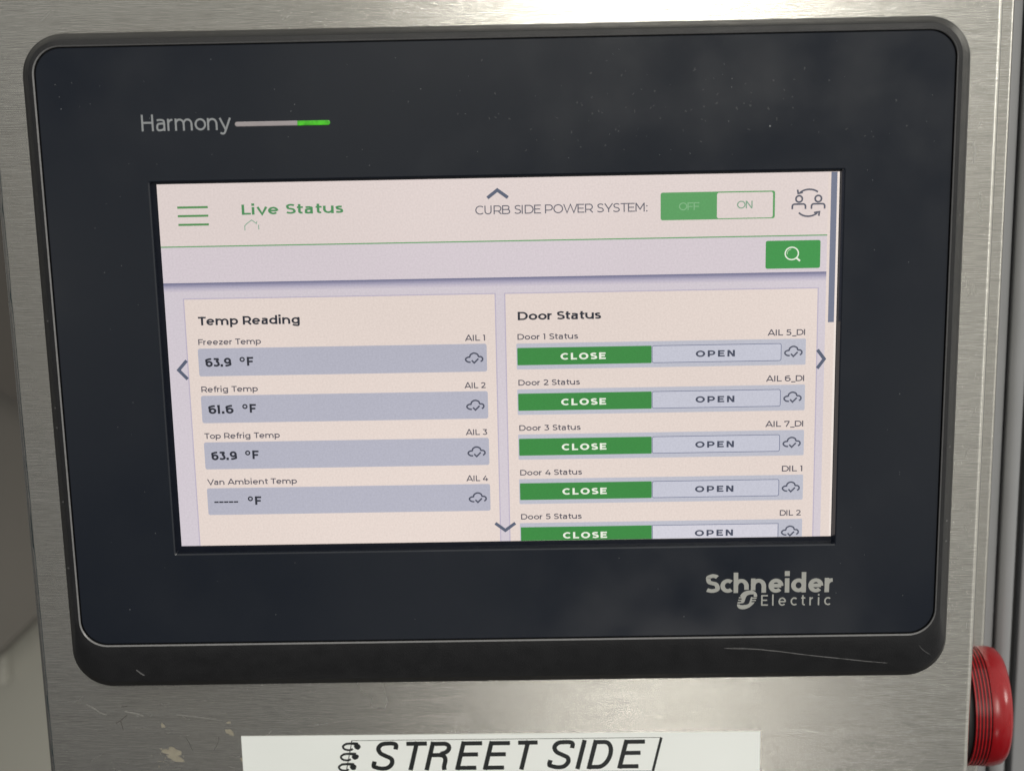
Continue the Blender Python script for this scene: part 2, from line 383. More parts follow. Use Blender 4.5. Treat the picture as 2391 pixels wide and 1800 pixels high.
for lp in fl.data.loops:
    co = fl.data.vertices[lp.vertex_index].co
    uvl.data[lp.index].uv = (co.z*4, (co.x-co.y)*4)

EDGEREFL = plain('dark_teal_reflection', (.022, .04, .045, 1), .35, 0, .5, .3, 300)  # dark reflection in the rolled left edge, painted on as a teal strip
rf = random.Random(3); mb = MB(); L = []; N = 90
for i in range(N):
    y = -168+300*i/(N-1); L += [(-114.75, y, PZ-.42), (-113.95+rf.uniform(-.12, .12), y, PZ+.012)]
mb.add(L, [(2*i, 2*i+1, 2*i+3, 2*i+2) for i in range(N-1)], EDGEREFL); mb.build('edge_reflection', enc)

# dried paint, scuffs and scratches on the plate
rnd = random.Random(5)
def blob(mb, x, y, rx, ry, z, mt, rot=0, n=22, rough=.35):
    ph = [rnd.uniform(0, 6.28) for _ in range(4)]; out = []
    for i in range(n):
        a = 2*math.pi*i/n; k = 1+rough*(math.sin(2*a+ph[0])*.5+math.sin(3*a+ph[1])*.4+math.sin(5*a+ph[2])*.3+math.sin(8*a+ph[3])*.2)
        px = rx*k*math.cos(a); py = ry*k*math.sin(a); out.append((x+px*math.cos(rot)-py*math.sin(rot), y+px*math.sin(rot)+py*math.cos(rot)))
    mb.poly(out, z, mt)
FL = [(-84.6, -98.3, 3.1, 1.5, -.25), (-77.6+9.5, -93.6-.2, 1.2, .65, -.35), (-84.9, -91.6, .6, .5, 0), (-71.6, -91.4, .5, .3, .2)]
PL = PZ+.03
def px2(u, v):  # a spot of the plate
    return u, v
mb = MB(); blob(mb, -83.9, -99.0, 2.7, 1.4, PL, FLECK, -.3, 60, .5)
for i in range(26): blob(mb, -85+rnd.gauss(0, 2.6), -99+rnd.gauss(0, 1.3), rnd.uniform(.08, .3), rnd.uniform(.06, .2), PL+.002+i*.0004, FLECK, rnd.uniform(0, 3), 9, .5)
mb.build('paint_fleck', enc)
mb = MB(); blob(mb, -69.5, -93.3, 1.3, .62, PL, FLECK, -.45, 24, .25); mb.build('paint_fleck', enc)
mb = MB(); blob(mb, -86.0, -91.3, .55, .5, PL, FLECK, 0, 18, .5); mb.build('paint_fleck', enc)
mb = MB(); blob(mb, -69.6, -90.7, .5, .3, PL, FLECK, 0, 18, .4); mb.build('paint_fleck', enc)
mb = MB(); blob(mb, -66.6, -101.0, .45, .9, PL, FLECK, .3, 18, .5); mb.build('paint_fleck', enc)
def scratch(name, pts, w, mt, parent, z=None, taper=True):
    mb = MB(); q = spline(pts, 8); n = len(q)
    k = len(q)
    L = []; Rr = []
    for i in range(n):
        a = q[max(i-1, 0)]; c = q[min(i+1, n-1)]; dx, dy = c[0]-a[0], c[1]-a[1]; m_ = math.hypot(dx, dy) or 1
        ww = w*rnd.uniform(.55, 1.2)*(.25+.75*math.sin(math.pi*min(1, max(0, (i+.4)/n)))**.5 if taper else 1)
        zz = (z if z is not None else PL) if not callable(z) else z(q[i][1])
        L.append((q[i][0]-dy/m_*ww, q[i][1]+dx/m_*ww, zz)); Rr.append((q[i][0]+dy/m_*ww, q[i][1]-dx/m_*ww, zz))
    mb.add(L+Rr, [(n+i, n+i+1, i+1, i) for i in range(n-1)], mt)
    return mb.build(name, parent)
LIGHTMARK = plain('bright_scratch', (.36, .355, .335, 1), .5, .6, .5, .3, 1500)
scratch('scratch', [(-104.7, -85.3), (-102.6, -86.6), (-101, -87.8), (-99.6, -88.2)], .13, LIGHTMARK, enc)
scratch('scratch', [(-95.2, -87.4), (-92.6, -87.9), (-90.6, -88.7)], .16, LIGHTMARK, enc)
scratch('scratch', [(-94.6, -88.2), (-96.2, -89.6), (-97.6, -90.5)], .2, DARKMARK, enc)
scratch('scratch', [(-96.4, -90.0), (-96.1, -91.5), (-95.9, -92.4)], .16, DARKMARK, enc)
scratch('scratch', [(-96.0, -86.1), (-95.2, -86.1), (-94.4, -86.0)], .16, DARKMARK, enc)
scratch('scratch', [(-82.6, -88.4), (-77.5, -89.1), (-71.2, -90.1)], .09, LIGHTMARK, enc)
scratch('scratch', [(-80.6, -94.2), (-79.6, -96.5), (-79.0, -98.2)], .1, DARKMARK, enc)
scratch('scratch', [(-72.2, -94.2), (-72.8, -96.5), (-73.8, -98.2)], .1, DARKMARK, enc)
HAIR = plain('hairline', (.5, .49, .455, 1), .3, .8, .5, .3, 1500); mb = MB()
for i in range(70):
    if i < 40: x, y = rnd.uniform(-110, -45), rnd.uniform(-108, -84)
    elif i < 55: x, y = rnd.uniform(-110, 110), rnd.uniform(78, 86)
    else: x, y = rnd.uniform(107.5, 111.5), rnd.uniform(-80, 75)
    a = rnd.gauss(0, .5) if i < 55 else rnd.gauss(1.4, .3); ln = rnd.uniform(.6, 3.2); w_ = rnd.uniform(.02, .055)
    mb.stroke(spline([(x, y), (x+ln*.5*math.cos(a), y+ln*.5*math.sin(a)+rnd.gauss(0, .08)), (x+ln*math.cos(a+.1), y+ln*math.sin(a+.1))], 3), w_, PL-.01+i*.0002, HAIR)
tag(mb.build('hairline_scratches', enc), kind='stuff')
scratch('scratch', [(107.9, 48.6), (108.4, 46.4), (108.1, 43.8)], .35, LIGHTMARK, enc)

# ------------------------------------------------------------------ the operator terminal
term = thing('operator_terminal', 'dark touch screen terminal in a grey bezel showing temperatures and door states', 'touch screen', (0, -80, PZ))
ringdef = [  # x0, y0, x1, y1, radius, z from the groove outwards
    (-102.2, -67.1, 101.85, 73.9, 6.2, 0.9),
    (-102.2, -67.1, 101.85, 73.9, 6.2, 1.9),
    (-102.5, -67.4, 102.1, 74.2, 6.5, 2.2),
    (-103.4, -68.3, 103.0, 75.2, 7.3, 2.05),
    (-103.7, -70.0, 103.3, 75.5, 7.8, 1.7),
    (-104.9, -76.6, 104.7, 76.1, 8.6, -0.7),
    (-105.3, -78.0, 105.4, 76.35, 9.0, -1.5),
    (-106.3, -79.9, 106.1, 76.6, 9.6, -3.4),
    (-106.3, -79.9, 106.1, 76.6, 9.6, PZ)]
WORNLIT = plain('worn_highlit_edge', (.16, .16, .165, 1), .33, 0, .5, .35, 1500)  # worn lip, coloured paler to carry the highlight along the edge
RG = [[(x, y, z) for x, y in rr(x0, y0, x1, y1, r, 14)] for x0, y0, x1, y1, r, z in ringdef]
mb = MB(); mb.rings(RG[2:7][::-1], BEZEL); mb.rings(RG[6:][::-1], BLACK); mb.rings(RG[1:3][::-1], WORNLIT); mb.rings(RG[:2][::-1], BEZEL)  # outermost rings black: shadow round the bezel foot painted in, besides the gap
bez = mb.build('bezel', term, sharp=30)
def bz(y):  # height of the lower chamfer
    return (1.7-2.4*(-70-y)/6.6 if y < -70 else 1.7+.35*(y+70)/1.7)+.04
scratch('scuff', [(51.9, -70.2), (57, -70.3), (64, -71.2), (72, -72.6), (80, -73.8), (86, -74.7), (91.5, -75.4)], .12, SCUFF, bez, bz)
scratch('scuff', [(52.3, -70.35), (60, -70.75), (68, -71.9)], .09, SCUFF, bez, lambda y: bz(y)+.01)
scratch('scuff', [(-90.2, -74.2), (-89.3, -75.2), (-88.4, -76.0)], .22, SCUFF, bez, bz)
scratch('scuff', [(98.4, -70.0), (99.2, -71.2), (100.6, -72.4), (101.4, -72.9)], .07, SCUFF, bez, bz)

for y in (41.5, -8.2, -13, -31, -47.5, 12.4):
    mb = MB(); x = -104.2-rnd.uniform(0, .3); mb.add([(x, y, 1.12), (x+.5, y+.12, 1.42), (x+.55, y-.3, 1.42), (x+.1, y-.35, 1.14)], [(0, 3, 2, 1)], SCUFF); mb.build('scuff', bez)
for y in (-21, -39, -44, 33):
    mb = MB(); x = 103.5+rnd.uniform(0, .2); mb.add([(x, y, 1.68), (x+.5, y+.1, 1.32), (x+.45, y-.35, 1.34), (x+.05, y-.3, 1.68)], [(0, 3, 2, 1)], SCUFF); mb.build('scuff', bez)

# overlay with the display opening, sunk a little in the bezel
OX0, OY0, OX1, OY1 = -101.95, -66.85, 101.55, 73.6
HX0, HY0, HX1, HY1 = -78.3, -44.45, 77.75, 43.62
mb = MB()
outer = rr(OX0, OY0, OX1, OY1, 6.0, 14); hole = rr(HX0, HY0, HX1, HY1, .35, 14)
outer_in = rr(OX0+.12, OY0+.12, OX1-.12, OY1-.12, 5.9, 14); hole_o = rr(HX0-.3, HY0-.3, HX1+.3, HY1+.3, .5, 14)
Z = lambda pts, z: [(x, y, z) for x, y in pts]
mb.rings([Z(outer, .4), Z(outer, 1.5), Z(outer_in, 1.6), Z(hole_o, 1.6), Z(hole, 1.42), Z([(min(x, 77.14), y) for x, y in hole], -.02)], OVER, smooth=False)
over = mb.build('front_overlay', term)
mb = MB(); mb.rings([Z(rr(-102.4, -67.3, 102, 74.1, 6.2, 14), .6), Z(rr(-101.2, -66, 100.8, 72.9, 5.5, 14), .6)], BLACK, smooth=False)
mb.build('gasket', term)
ZO = 1.62
# printed name with the status light bar
mb = MB(); text(mb, 'Harmony', -79.1, -59.1, 55.02, 3.67, ZO, PRINT, w=.118, X=.73, slope=-.002); mb.build('name_lettering', over)
def pill(mb, x0, x1, y0, y1, z, zt, mt, left, right):
    r = (y1-y0)/2; c = (y0+y1)/2; P = []
    P += arc(x1-r, c, r, r, -90, 90, 8) if right else [(x1, y0), (x1, y1)]
    P += arc(x0+r, c, r, r, 90, 270, 8) if left else [(x0, y1), (x0, y0)]
    cx = sum(p[0] for p in P)/len(P); n = len(P)
    Q = [(x+(.12 if x < cx and left else -.12 if x > cx and right else 0), c+(y-c)*.75) for x, y in P]
    mb.rings([[(x, y, z) for x, y in P], [(x, y, z+(zt-z)*.7) for x, y in P], [(x, y, zt) for x, y in Q]], mt, smooth=False, cap1=True)
mb = MB(); pill(mb, -58.2, -44.2, 55.68, 56.72, 1.55, 1.72, BARGREY, True, False); sb = mb.build('status_bar', over)
mt, n, l, b = nodemat('lit_green_light_guide', (.02, .2, .02, 1), .25, 0, .5)
t = noise(n, l, 700, 2)
l.new(mixcol(n, l, mrange(n, l, t.outputs['Fac'], .35, .65, 0, 1), srgb(62, 130, 4), srgb(84, 205, 18)), b.inputs['Emission Color'])
b.inputs['Emission Strength'].default_value = .62
mb = MB(); pill(mb, -44.2, -36.9, 55.66, 56.7, 1.55, 1.74, mt, False, True); mb.build('status_light', sb)

# maker's mark at the lower right
mb = MB()
text(mb, 'Sc\x01\x02eider', 47.4, 77.9, -56.2, 4.85, ZO, LOGO, w=.222, X=.74, slope=-.006)
text(mb, 'Electric', 60.65, 77.1, -59.55, 2.7, ZO, LOGO, w=.13, X=.76, track=.33, slope=-.006)
ex = lambda x, y: (54.85+(x-665)*.01817, -60.39+(565-y)*.0192)
A = [(705, 390), (725, 362), (750, 340), (775, 329), (800, 322), (850, 318), (880, 324), (905, 338), (922, 360), (929, 385), (928, 404), (885, 404), (885, 370), (838, 371), (812, 378), (794, 390), (782, 408), (774, 435), (768, 455), (758, 475), (742, 484), (700, 487), (672, 487), (676, 468), (722, 468), (722, 453), (680, 451), (684, 438), (727, 438), (728, 421), (688, 419), (694, 404), (728, 404)]
B_ = [(668, 498), (703, 498), (709, 509), (745, 510), (790, 506), (812, 498), (826, 484), (836, 455), (846, 415), (862, 400), (868, 412), (926, 412), (921, 428), (864, 428), (862, 442), (916, 442), (910, 458), (858, 458), (855, 474), (897, 474), (884, 494), (860, 517), (830, 540), (800, 554), (770, 562), (740, 565), (710, 560), (690, 550), (674, 530), (667, 512)]
mb.poly([ex(*p) for p in A], ZO, LOGO); mb.poly([ex(*p) for p in B_], ZO, LOGO)
mb.build('maker_logo', over)

# dust and grease specks on the front film
mb = MB(); EDGE = 0; DUST = plain('pale_dust', (.34, .36, .38, 1), .7)
SMUDGE = plain('faint_grease', (.027, .031, .039, 1), .5, 0, .5, .3, 2000)
for i in range(45):
    x, y = rnd.uniform(-98, 98), rnd.uniform(46, 72)
    blob(mb, x, y, rnd.uniform(.03, .09), rnd.uniform(.03, .08), ZO+.003, DUST, n=7)
for i in range(90):
    x = rnd.gauss(38, 24); y = rnd.gauss(58, 6)
    if abs(x) < 97 and 45 < y < 72: blob(mb, x, y, rnd.uniform(.06, .34), rnd.uniform(.06, .24), ZO+.001+i*.00002, SMUDGE, rnd.uniform(0, 3), n=9, rough=.6)
for i in range(40):
    x, y = rnd.choice([(rnd.uniform(-100, -80), rnd.uniform(-60, 60)), (rnd.uniform(79, 99), rnd.uniform(-60, 60)), (rnd.uniform(-95, 95), rnd.uniform(-64, -47))])
    blob(mb, x, y, rnd.uniform(.03, .08), rnd.uniform(.03, .08), ZO+.003, DUST, n=7)
for x, y, a in ((61, 53.5, .28), (-30, 50, .1), (-28.5, 46.5, .12), (-97, 63, .14), (-94, 66, .12)): blob(mb, x, y, a*.55, a*.5, ZO+.005, DUST, n=9)
tag(mb.build('dust_specks', over), kind='stuff')

# ------------------------------------------------------------------ the display and what it shows (800 x 480 pixels)
DW, DH = 154.08, 85.92
ux = lambda u: (u/800-.5)*DW
uy = lambda v: (.5-v/480)*DH
PX = DW/800; PY = DH/480
C_HEAD = (224, 210, 206); C_STRIP = (214, 203, 209); C_BODY = (210, 201, 209); C_CARD = (228, 213, 205); C_LINE = (188, 179, 197)
C_FIELD = (178, 178, 192); C_ROW = (188, 189, 201); C_OPEN = (197, 198, 211); C_GREEN = (47, 134, 56); C_TGREEN = (84, 156, 90)
C_DARK = (30, 34, 47); C_TXT = (86, 82, 92); C_WHITE = (236, 240, 225); C_ARROW = (84, 92, 112); C_LIVE = (72, 140, 86)
BORDER = plain('display_border', (.004, .006, .013, 1), .35, 0, .25)
mb = MB()
mb.rect(HX0+.01, HY0+.01, HX1-.01, HY1-.01, -.02, BORDER)
mb.rect(ux(0), uy(480), ux(800), uy(0), 0, glow(C_CARD))
mb.rect(ux(0), uy(80), ux(787), uy(0), .012, glow(C_HEAD))
mb.rect(ux(0), uy(127), ux(787), uy(80), .012, glow(C_STRIP))
mb.rect(ux(0), uy(480), ux(787), uy(127), .012, glow(C_BODY))
mb.rect(ux(0), uy(80.7), ux(787), uy(79.2), .02, glow((92, 158, 98)))
shade = [(112, 112, 142), (140, 137, 162), (160, 155, 178), (178, 172, 190), (192, 184, 199), (202, 193, 204)]
for i, c in enumerate(shade):
    y0 = 126.6+i*1.9; mb.rect(ux(0), uy(y0+1.9), ux(787), uy(y0), .02, glow(c))
disp = mb.build('display', term)
def ui(name): return MB()
Z1, Z2, Z3 = .03, .05, .07
for x0, x1 in ((22, 395.3), (405.3, 778.6)):
    mb = MB(); mb.rect(ux(x0), uy(480), ux(x1), uy(146.6), Z1, glow(C_CARD))
    for a, b_ in ((x0, x0+1.4), (x1-1.4, x1)): mb.rect(ux(a), uy(480), ux(b_), uy(146.6), Z1+.006, glow(C_LINE))
    mb.rect(ux(x0+1.4), uy(148.1), ux(x1-1.4), uy(146.6), Z1+.006, glow(C_LINE))
    if x0 < 100: text(mb, 'Temp Reading', ux(38.4), ux(160.3), uy(182), 11.3*PY, Z2, glow(C_DARK), w=.215, X=.77)
    else: text(mb, 'Door Status', ux(421), ux(520.4), uy(182.6), 11.0*PY, Z2, glow(C_DARK), w=.215, X=.77)
    mb.build('card_panel', disp)
mb = MB()
for y in (29.8, 40.7, 51.8): mb.rect(ux(22.6), uy(y+1.35), ux(58.7), uy(y-1.35), Z1, glow((74, 140, 76)))
mb.build('menu_icon', disp)
mb = MB(); text(mb, 'Live Status', ux(98.4), ux(218.3), uy(40.5), 13.0*PY, Z1, glow(C_LIVE), w=.205); mb.build('title_text', disp)
mb = MB(); c = glow((140, 172, 150))
mb.stroke([(ux(101), uy(60.5)), (ux(101), uy(54.5)), (ux(104), uy(51.4))], .11, Z1, c); mb.stroke([(ux(104), uy(51.4)), (ux(109.6), uy(47.3)), (ux(115), uy(51.8)), (ux(115.6), uy(49))], .11, Z1+.001, c)
mb.stroke([(ux(117.4), uy(59.5)), (ux(117.4), uy(53.5))], .11, Z1, c)
mb.build('home_icon', disp)
mb = MB(); text(mb, 'CURB SIDE POWER SYSTEM:', ux(373.5), ux(575.7), uy(45.8), 11.2*PY, Z1, glow((88, 88, 100)), w=.12); mb.build('caption_text', disp)
for P in ([(388.2, 24.9), (400, 15.1), (412.2, 24.9)], [(388.4, 454.8), (400.6, 464.9), (413, 455)], [(21.6, 227.9), (11.2, 240.4), (21.5, 252.6)], [(778.5, 228), (786.8, 240.2), (778.6, 252.5)]):
    mb = MB(); mb.stroke([(ux(x), uy(y)) for x, y in P], .38, .11, glow(C_ARROW)); mb.build('scroll_arrow', disp)
mb = MB(); mb.rrect(ux(591.2), uy(57.4), ux(725), uy(22.4), .5, Z1, glow(C_TGREEN)); mb.rrect(ux(657.2), uy(56.2), ux(722.6), uy(23.9), .45, Z2, glow(C_HEAD))
text(mb, 'OFF', ux(612.6), ux(637), uy(45), 9.6*PY, Z3, glow((128, 180, 130)), w=.13); text(mb, 'ON', ux(680.6), ux(698.8), uy(44.3), 9.7*PY, Z3, glow((120, 160, 132)), w=.14)
mb.build('toggle_switch', disp)
mb = MB(); c = glow((82, 84, 98)); t_ = .22
for cx in (753.2, 775.6):
    mb.stroke(arc(ux(cx), uy(33.6), .72, .72, 0, 360, 20)[:-1], t_*.9, Z1, c, True)
    x0, x1 = ux(cx-7.8), ux(cx+7.6)
    mb.stroke([(x0, uy(46.4)), (x0, uy(43.2))]+arc(x0+.5, uy(42.9), .5, .5, 180, 90, 5)+arc(x1-.5, uy(42.9), .5, .5, 90, 0, 5)+[(x1, uy(46.4))], t_*.9, Z1, c)
up = arc(ux(764.8), uy(31.5), 2.55, 1.75, 40, 152, 12); mb.stroke(up, t_*.9, Z1, c)
mb.stroke([(ux(751.2), uy(21.8)), (ux(752.0), uy(26.6)), (ux(757.4), uy(25.4))], t_*.9, Z1+.001, c)
dn = arc(ux(764.2), uy(44.5), 2.6, 2.0, 215, 322, 12); mb.stroke(dn, t_*.9, Z1, c)
mb.stroke([(ux(770.8), uy(51.2)), (ux(777.2), uy(50.3)), (ux(776.6), uy(55.4))], t_*.9, Z1+.001, c)
mb.build('people_icon', disp)
mb = MB(); mb.rrect(ux(715), uy(121.8), ux(779.4), uy(86), .45, Z1, glow((52, 146, 66)))
mb.stroke(arc(ux(745.8), uy(102.6), 1.5, 1.42, 0, 360, 26)[:-1], .14, Z2, glow(C_WHITE), True)
mb.stroke(arc(ux(745.8), uy(102.6), 1.05, 1.0, 100, 190, 10), .07, Z2, glow((190, 220, 180)))
mb.stroke([(ux(751.4), uy(108.4)), (ux(755.6), uy(112.4))], .2, Z2+.001, glow(C_WHITE)); mb.build('search_button', disp)
mb = MB(); mb.rect(ux(790.2), uy(192.3), ux(797.3), uy(0.3), Z1, glow((112, 118, 138)))
mb.rect(ux(797.5), uy(479.5), ux(800), uy(.3), Z1, glow((238, 226, 218))); mb.build('scroll_bar', disp)

def cloud(mb, x0, x1, y0, y1, z, c, h, ylim=None):
    fx = lambda a: ux(x0+(x1-x0)*a); fy = lambda b_: uy(y0+(y1-y0)*b_)
    def st(P):
        q = [(fx(a), fy(b_)) for a, b_ in P]
        if ylim is not None: q = [(x, max(y, ylim)) for x, y in q]
        mb.stroke(q, h, z, c)
    st(spline([(.30, .9), (.14, .86), (.03, .7), (.04, .53), (.16, .41), (.25, .4), (.29, .2), (.42, .05), (.56, .04), (.7, .16), (.75, .36), (.88, .38), (.97, .52), (.96, .72), (.86, .84)], 4))
    st([(.36, .72), (.5, .97), (.74, .56)])
rows = [('Freezer Temp', 112.5, 'AIL 1', 357.5, '63.9', 75.4), ('Refrig Temp', 105.5, 'AIL 2', 355.3, '61.6', 74.6), ('Top Refrig Temp', 129, 'AIL 3', 355.3, '63.9', 75.4), ('Van Ambient Temp', 146.9, 'AIL 4', 354.5, None, 73.2)]
for i, (cap, cx, tagt, tx, val, vx) in enumerate(rows):
    y = 212.5+62.7*i; mb = MB()
    mb.rrect(ux(35.8), uy(y+36.8), ux(383), uy(y), .5, Z2, glow(C_FIELD))
    text(mb, cap, ux(37), ux(cx), uy(y-4.7), 7.7*PY, Z2, glow(C_TXT), w=.168)
    text(mb, tagt, ux(tx), ux(381.4), uy(y-4.0), 7.8*PY, Z2, glow(C_TXT), w=.168)
    if val: text(mb, val, ux(44), ux(vx), uy(y+24.4), 11.8*PY, Z3, glow(C_DARK), w=.245)
    else:
        for k in range(5): mb.rect(ux(44+k*6), uy(y+20.2), ux(44+k*6+5.3), uy(y+18.2), Z3, glow(C_DARK))
    mb.stroke(arc(ux(88.6), uy(y+15.2), .46, .44, 0, 360, 16)[:-1], .16, Z3, glow(C_DARK), True)
    text(mb, 'F', ux(94.2), ux(102.4), uy(y+23.6), 11.7*PY, Z3, glow(C_DARK), w=.245)
    cloud(mb, 357, 378.4, y+11.8, y+25.5, Z3, glow((66, 70, 88)), .18)
    tag(mb.build('reading_field', disp), 'temperature field reading '+(val+' F' if val else 'dashes'))
drs = [('Door 1 Status', 492.7, 'AIL 5_DI', 718.9), ('Door 2 Status', 494.3, 'AIL 6_DI', 717.9), ('Door 3 Status', 494.5, 'AIL 7_DI', 717.9), ('Door 4 Status', 495.6, 'DIL 1', 738.6), ('Door 5 Status', 494.6, 'DIL 2', 737)]
for i, (cap, cx, tagt, tx) in enumerate(drs):
    y = 213.1+60.55*i; mb = MB(); last = i == 4; lim = 479.8
    text(mb, cap, ux(420.2), ux(cx), uy(y-4.9), 7.6*PY, Z2, glow(C_TXT), w=.168)
    text(mb, tagt, ux(tx), ux(763.4), uy(y-4.6), 7.8*PY, Z2, glow(C_TXT), w=.168)
    yb = lambda v: uy(min(v, lim))
    if not last:
        mb.rrect(ux(418.6), yb(y+34.3), ux(764.6), uy(y), .3, Z2, glow(C_ROW))
        mb.rrect(ux(419.6), yb(y+28.7), ux(580.4), uy(y+5.8), .2, Z3, glow(C_GREEN))
        mb.rrect(ux(580.8), yb(y+28.7), ux(735.6), uy(y+5.6), .5, Z3, glow(C_OPEN)); mb.frame(ux(580.8), yb(y+28.7), ux(735.6), uy(y+5.6), .5, .14, Z3+.01, glow((92, 100, 132)))
    else:
        c_ = glow((92, 100, 132))
        mb.rect(ux(418.6), yb(y+34.3), ux(764.6), uy(y), Z2, glow(C_ROW)); mb.rect(ux(419.6), yb(y+28.7), ux(580.4), uy(y+5.8), Z3, glow(C_GREEN))
        mb.rect(ux(580.8), yb(y+28.7), ux(735.6), uy(y+5.6), Z3, glow((210, 208, 218)))
        mb.rect(ux(580.8), uy(lim), ux(581.6), uy(y+6.4), Z3+.01, c_); mb.rect(ux(734.8), uy(lim), ux(735.6), uy(y+6.4), Z3+.01, c_); mb.rect(ux(580.8), uy(y+6.4), ux(735.6), uy(y+5.6), Z3+.01, c_)
    text(mb, 'CLOSE', ux(471.2), ux(526.2), uy(y+22.3), 8.9*PY, Z3+.03, glow(C_WHITE), w=.25, track=.22)
    text(mb, 'OPEN', ux(633), ux(680.2), uy(y+21.8), 8.6*PY, Z3+.03, glow((60, 66, 86)), w=.25, track=.3)
    cloud(mb, 739.3, 760.5, y+9.6, y+23.5, Z3, glow((74, 78, 96)), .18, uy(lim)+.15 if last else None)
    tag(mb.build('door_status_row', disp), 'door row numbered %d with green CLOSE button' % (i+1))

# ------------------------------------------------------------------ the label tape under the terminal
lab = thing('label_tape', 'white label strip reading STREET SIDE in slanted black capitals below the touch screen', 'label', (-2, -112, PZ))
SL = -.0044; ZL = PZ+.16
lt = lambda x, y: (x, y+SL*(x+66.67))
P = [lt(-66.7, -118), lt(61.8, -118), lt(61.8, -94.4), lt(-66.7, -94.4)]
mb = MB(); mb.add([(x, y, PZ+.01) for x, y in P]+[(x, y, ZL) for x, y in P], [(4, 5, 6, 7), (0, 1, 5, 4), (1, 2, 6, 5), (2, 3, 7, 6), (3, 0, 4, 7)], PAPER)
mb.build('tape', lab)
mb = MB(); ZI = ZL+.015
base0 = -104.05
def ltr(P, h, closed=False):
    mb.stroke(P, h, ZI+len(mb.v)*1e-5, INK, closed)
def letter(c, x0, x1, yb, yt):
    """one slanted capital whose feet start at x0 and whose top ends at x1"""
    H = yt-yb; sh = .245; w_ = x1-x0-sh*H; h = .56; q = lambda a, b_: (x0+a*w_+sh*b_*H, yb+b_*H); hb = h/H; ha = h/w_
    if c == 'S': ltr([q(a, b_) for a, b_ in spline([(.95, .72), (.93, .86), (.8, 1-hb-.01), (.52, 1-hb), (.22, 1-hb-.03), (.1, .76), (.25, .6), (.55, .5), (.85, .4), (.93, .24), (.78, hb+.03), (.5, hb), (.2, hb+.04), (.06, .16), (.06, .32)], 6)], h)
    elif c == 'T': ltr([q(.5, 0), q(.5, 1)], h); ltr([q(0, 1-hb), q(1, 1-hb)], h)
    elif c == 'R': ltr([q(ha, 0), q(ha, 1)], h); ltr([q(a, b_) for a, b_ in [(ha, 1-hb), (.6, 1-hb)]+arc(.62, .765-hb*.1, .31-ha*.3, .235-hb*.9, 85, -85, 10)+[(.6, .53), (ha, .53)]], h); ltr([q(a, b_) for a, b_ in spline([(.56, .53), (.76, .48), (.86, .34), (.87, .12), (.93, 0)], 6)], h)
    elif c == 'E': ltr([q(ha, 0), q(ha, 1)], h); ltr([q(ha, 1-hb), q(1, 1-hb)], h); ltr([q(ha, .54), q(.93, .54)], h); ltr([q(ha, hb), q(1, hb)], h)
    elif c == 'I': ltr([(x0+h, yb), (x0+h+sh*H, yt)], h)
    elif c == 'D': ltr([q(ha, 0), q(ha, 1)], h); ltr([q(a, b_) for a, b_ in [(ha, 1-hb), (.5, 1-hb)]+arc(.5, .5, .5-ha, .5-hb, 90, -90, 18)+[(.5, hb), (ha, hb)]], h)
for c, x0, x1, yb, yt in [('S', -34.7, -27.7, -104.1, -96.25), ('T', -27.5, -20.5, -104.1, -96.4), ('R', -21.5, -14.2, -104.15, -96.5), ('E', -13.9, -6.8, -104.2, -96.5), ('E', -7.0, .1, -104.25, -96.55), ('T', .2, 6.95, -104.3, -96.5),
                          ('S', 9.0, 16.1, -104.35, -96.5), ('I', 16.0, 18.9, -104.36, -96.55), ('D', 18.8, 26.3, -104.4, -96.6), ('E', 26.4, 33.5, -104.35, -96.65)]:
    letter(c, x0, x1, yb, yt)
ltr([(-39.2, -95.9), (37.4, -96.15)], .07); ltr([(35.3, -105.2), (37.4, -96.15)], .33); ltr([(-40.9, -104.6), (35.3, -105.1)], .05)
ltr([(-39.25, -95.9), (-39.45, -97.0)], .12); ltr([(-39.45, -97), (-41.3, -105.6)], .1)
for k in range(4):
    x = -38.2-.62*k; y = -97.5-2.75*k
    ltr(spline([(x+.4, y+.55), (x-.9, y+.7), (x-2.3, y+.75), (x-3.3, y+.1), (x-2.9, y-.7), (x-1.6, y-.95), (x-.9, y-.6)], 6), .27)
    ltr(spline([(x-2.6, y+.72), (x-.8, y+.85), (x+.5, y+.75)], 5), .3)
    blob(mb, x+.25, y-.05, .85, .76, ZI+.002+k*.0003, INK, 0, 18, .12)
mb.build('lettering', lab)

# ------------------------------------------------------------------ red push button on the side of the box
btn = thing('push_button', 'red translucent round push button sticking out of the right side of the steel box', 'button', (113.5, -97.6, -24))
AX, AY, AZ = 113.5, -97.6, -24.0
def cyl(mb, prof, mt, n=64, rib=0.0, cap0=False, cap1=False, smooth=True):
    rg = []
    for x, r in prof:
        rg.append([(x, AY+(r+(rib if k % 2 else 0))*math.cos(2*math.pi*k/n), AZ-(r+(rib if k % 2 else 0))*math.sin(2*math.pi*k/n)) for k in range(n)])
    mb.rings(rg[::-1], mt, smooth=smooth, cap0=cap1, cap1=cap0)
RED, n, l, b = nodemat('red_translucent_plastic', (.37, .006, .011, 1), .16, 0, .5)
b.inputs['Transmission Weight'].default_value = .35; b.inputs['IOR'].default_value = 1.45
t = noise(n, l, 90, 4, (4, 1, 1)); l.new(mrange(n, l, t.outputs['Fac'], .3, .7, .1, .36), b.inputs['Roughness'])
DGREY = plain('dark_grey_collar', (.018, .019, .02, 1), .4)
DCORE = plain('black_red_core', (.07, .003, .005, 1), .2)
DRED = plain('deep_red_ribs', (.32, .006, .009, 1), .16, 0, .6, .2, 200)
mb = MB(); cyl(mb, [(113.5, 14.2), (115.4, 14.2), (115.9, 13.8), (116.0, 13.2)], DGREY, cap1=True); mb.build('collar', btn)
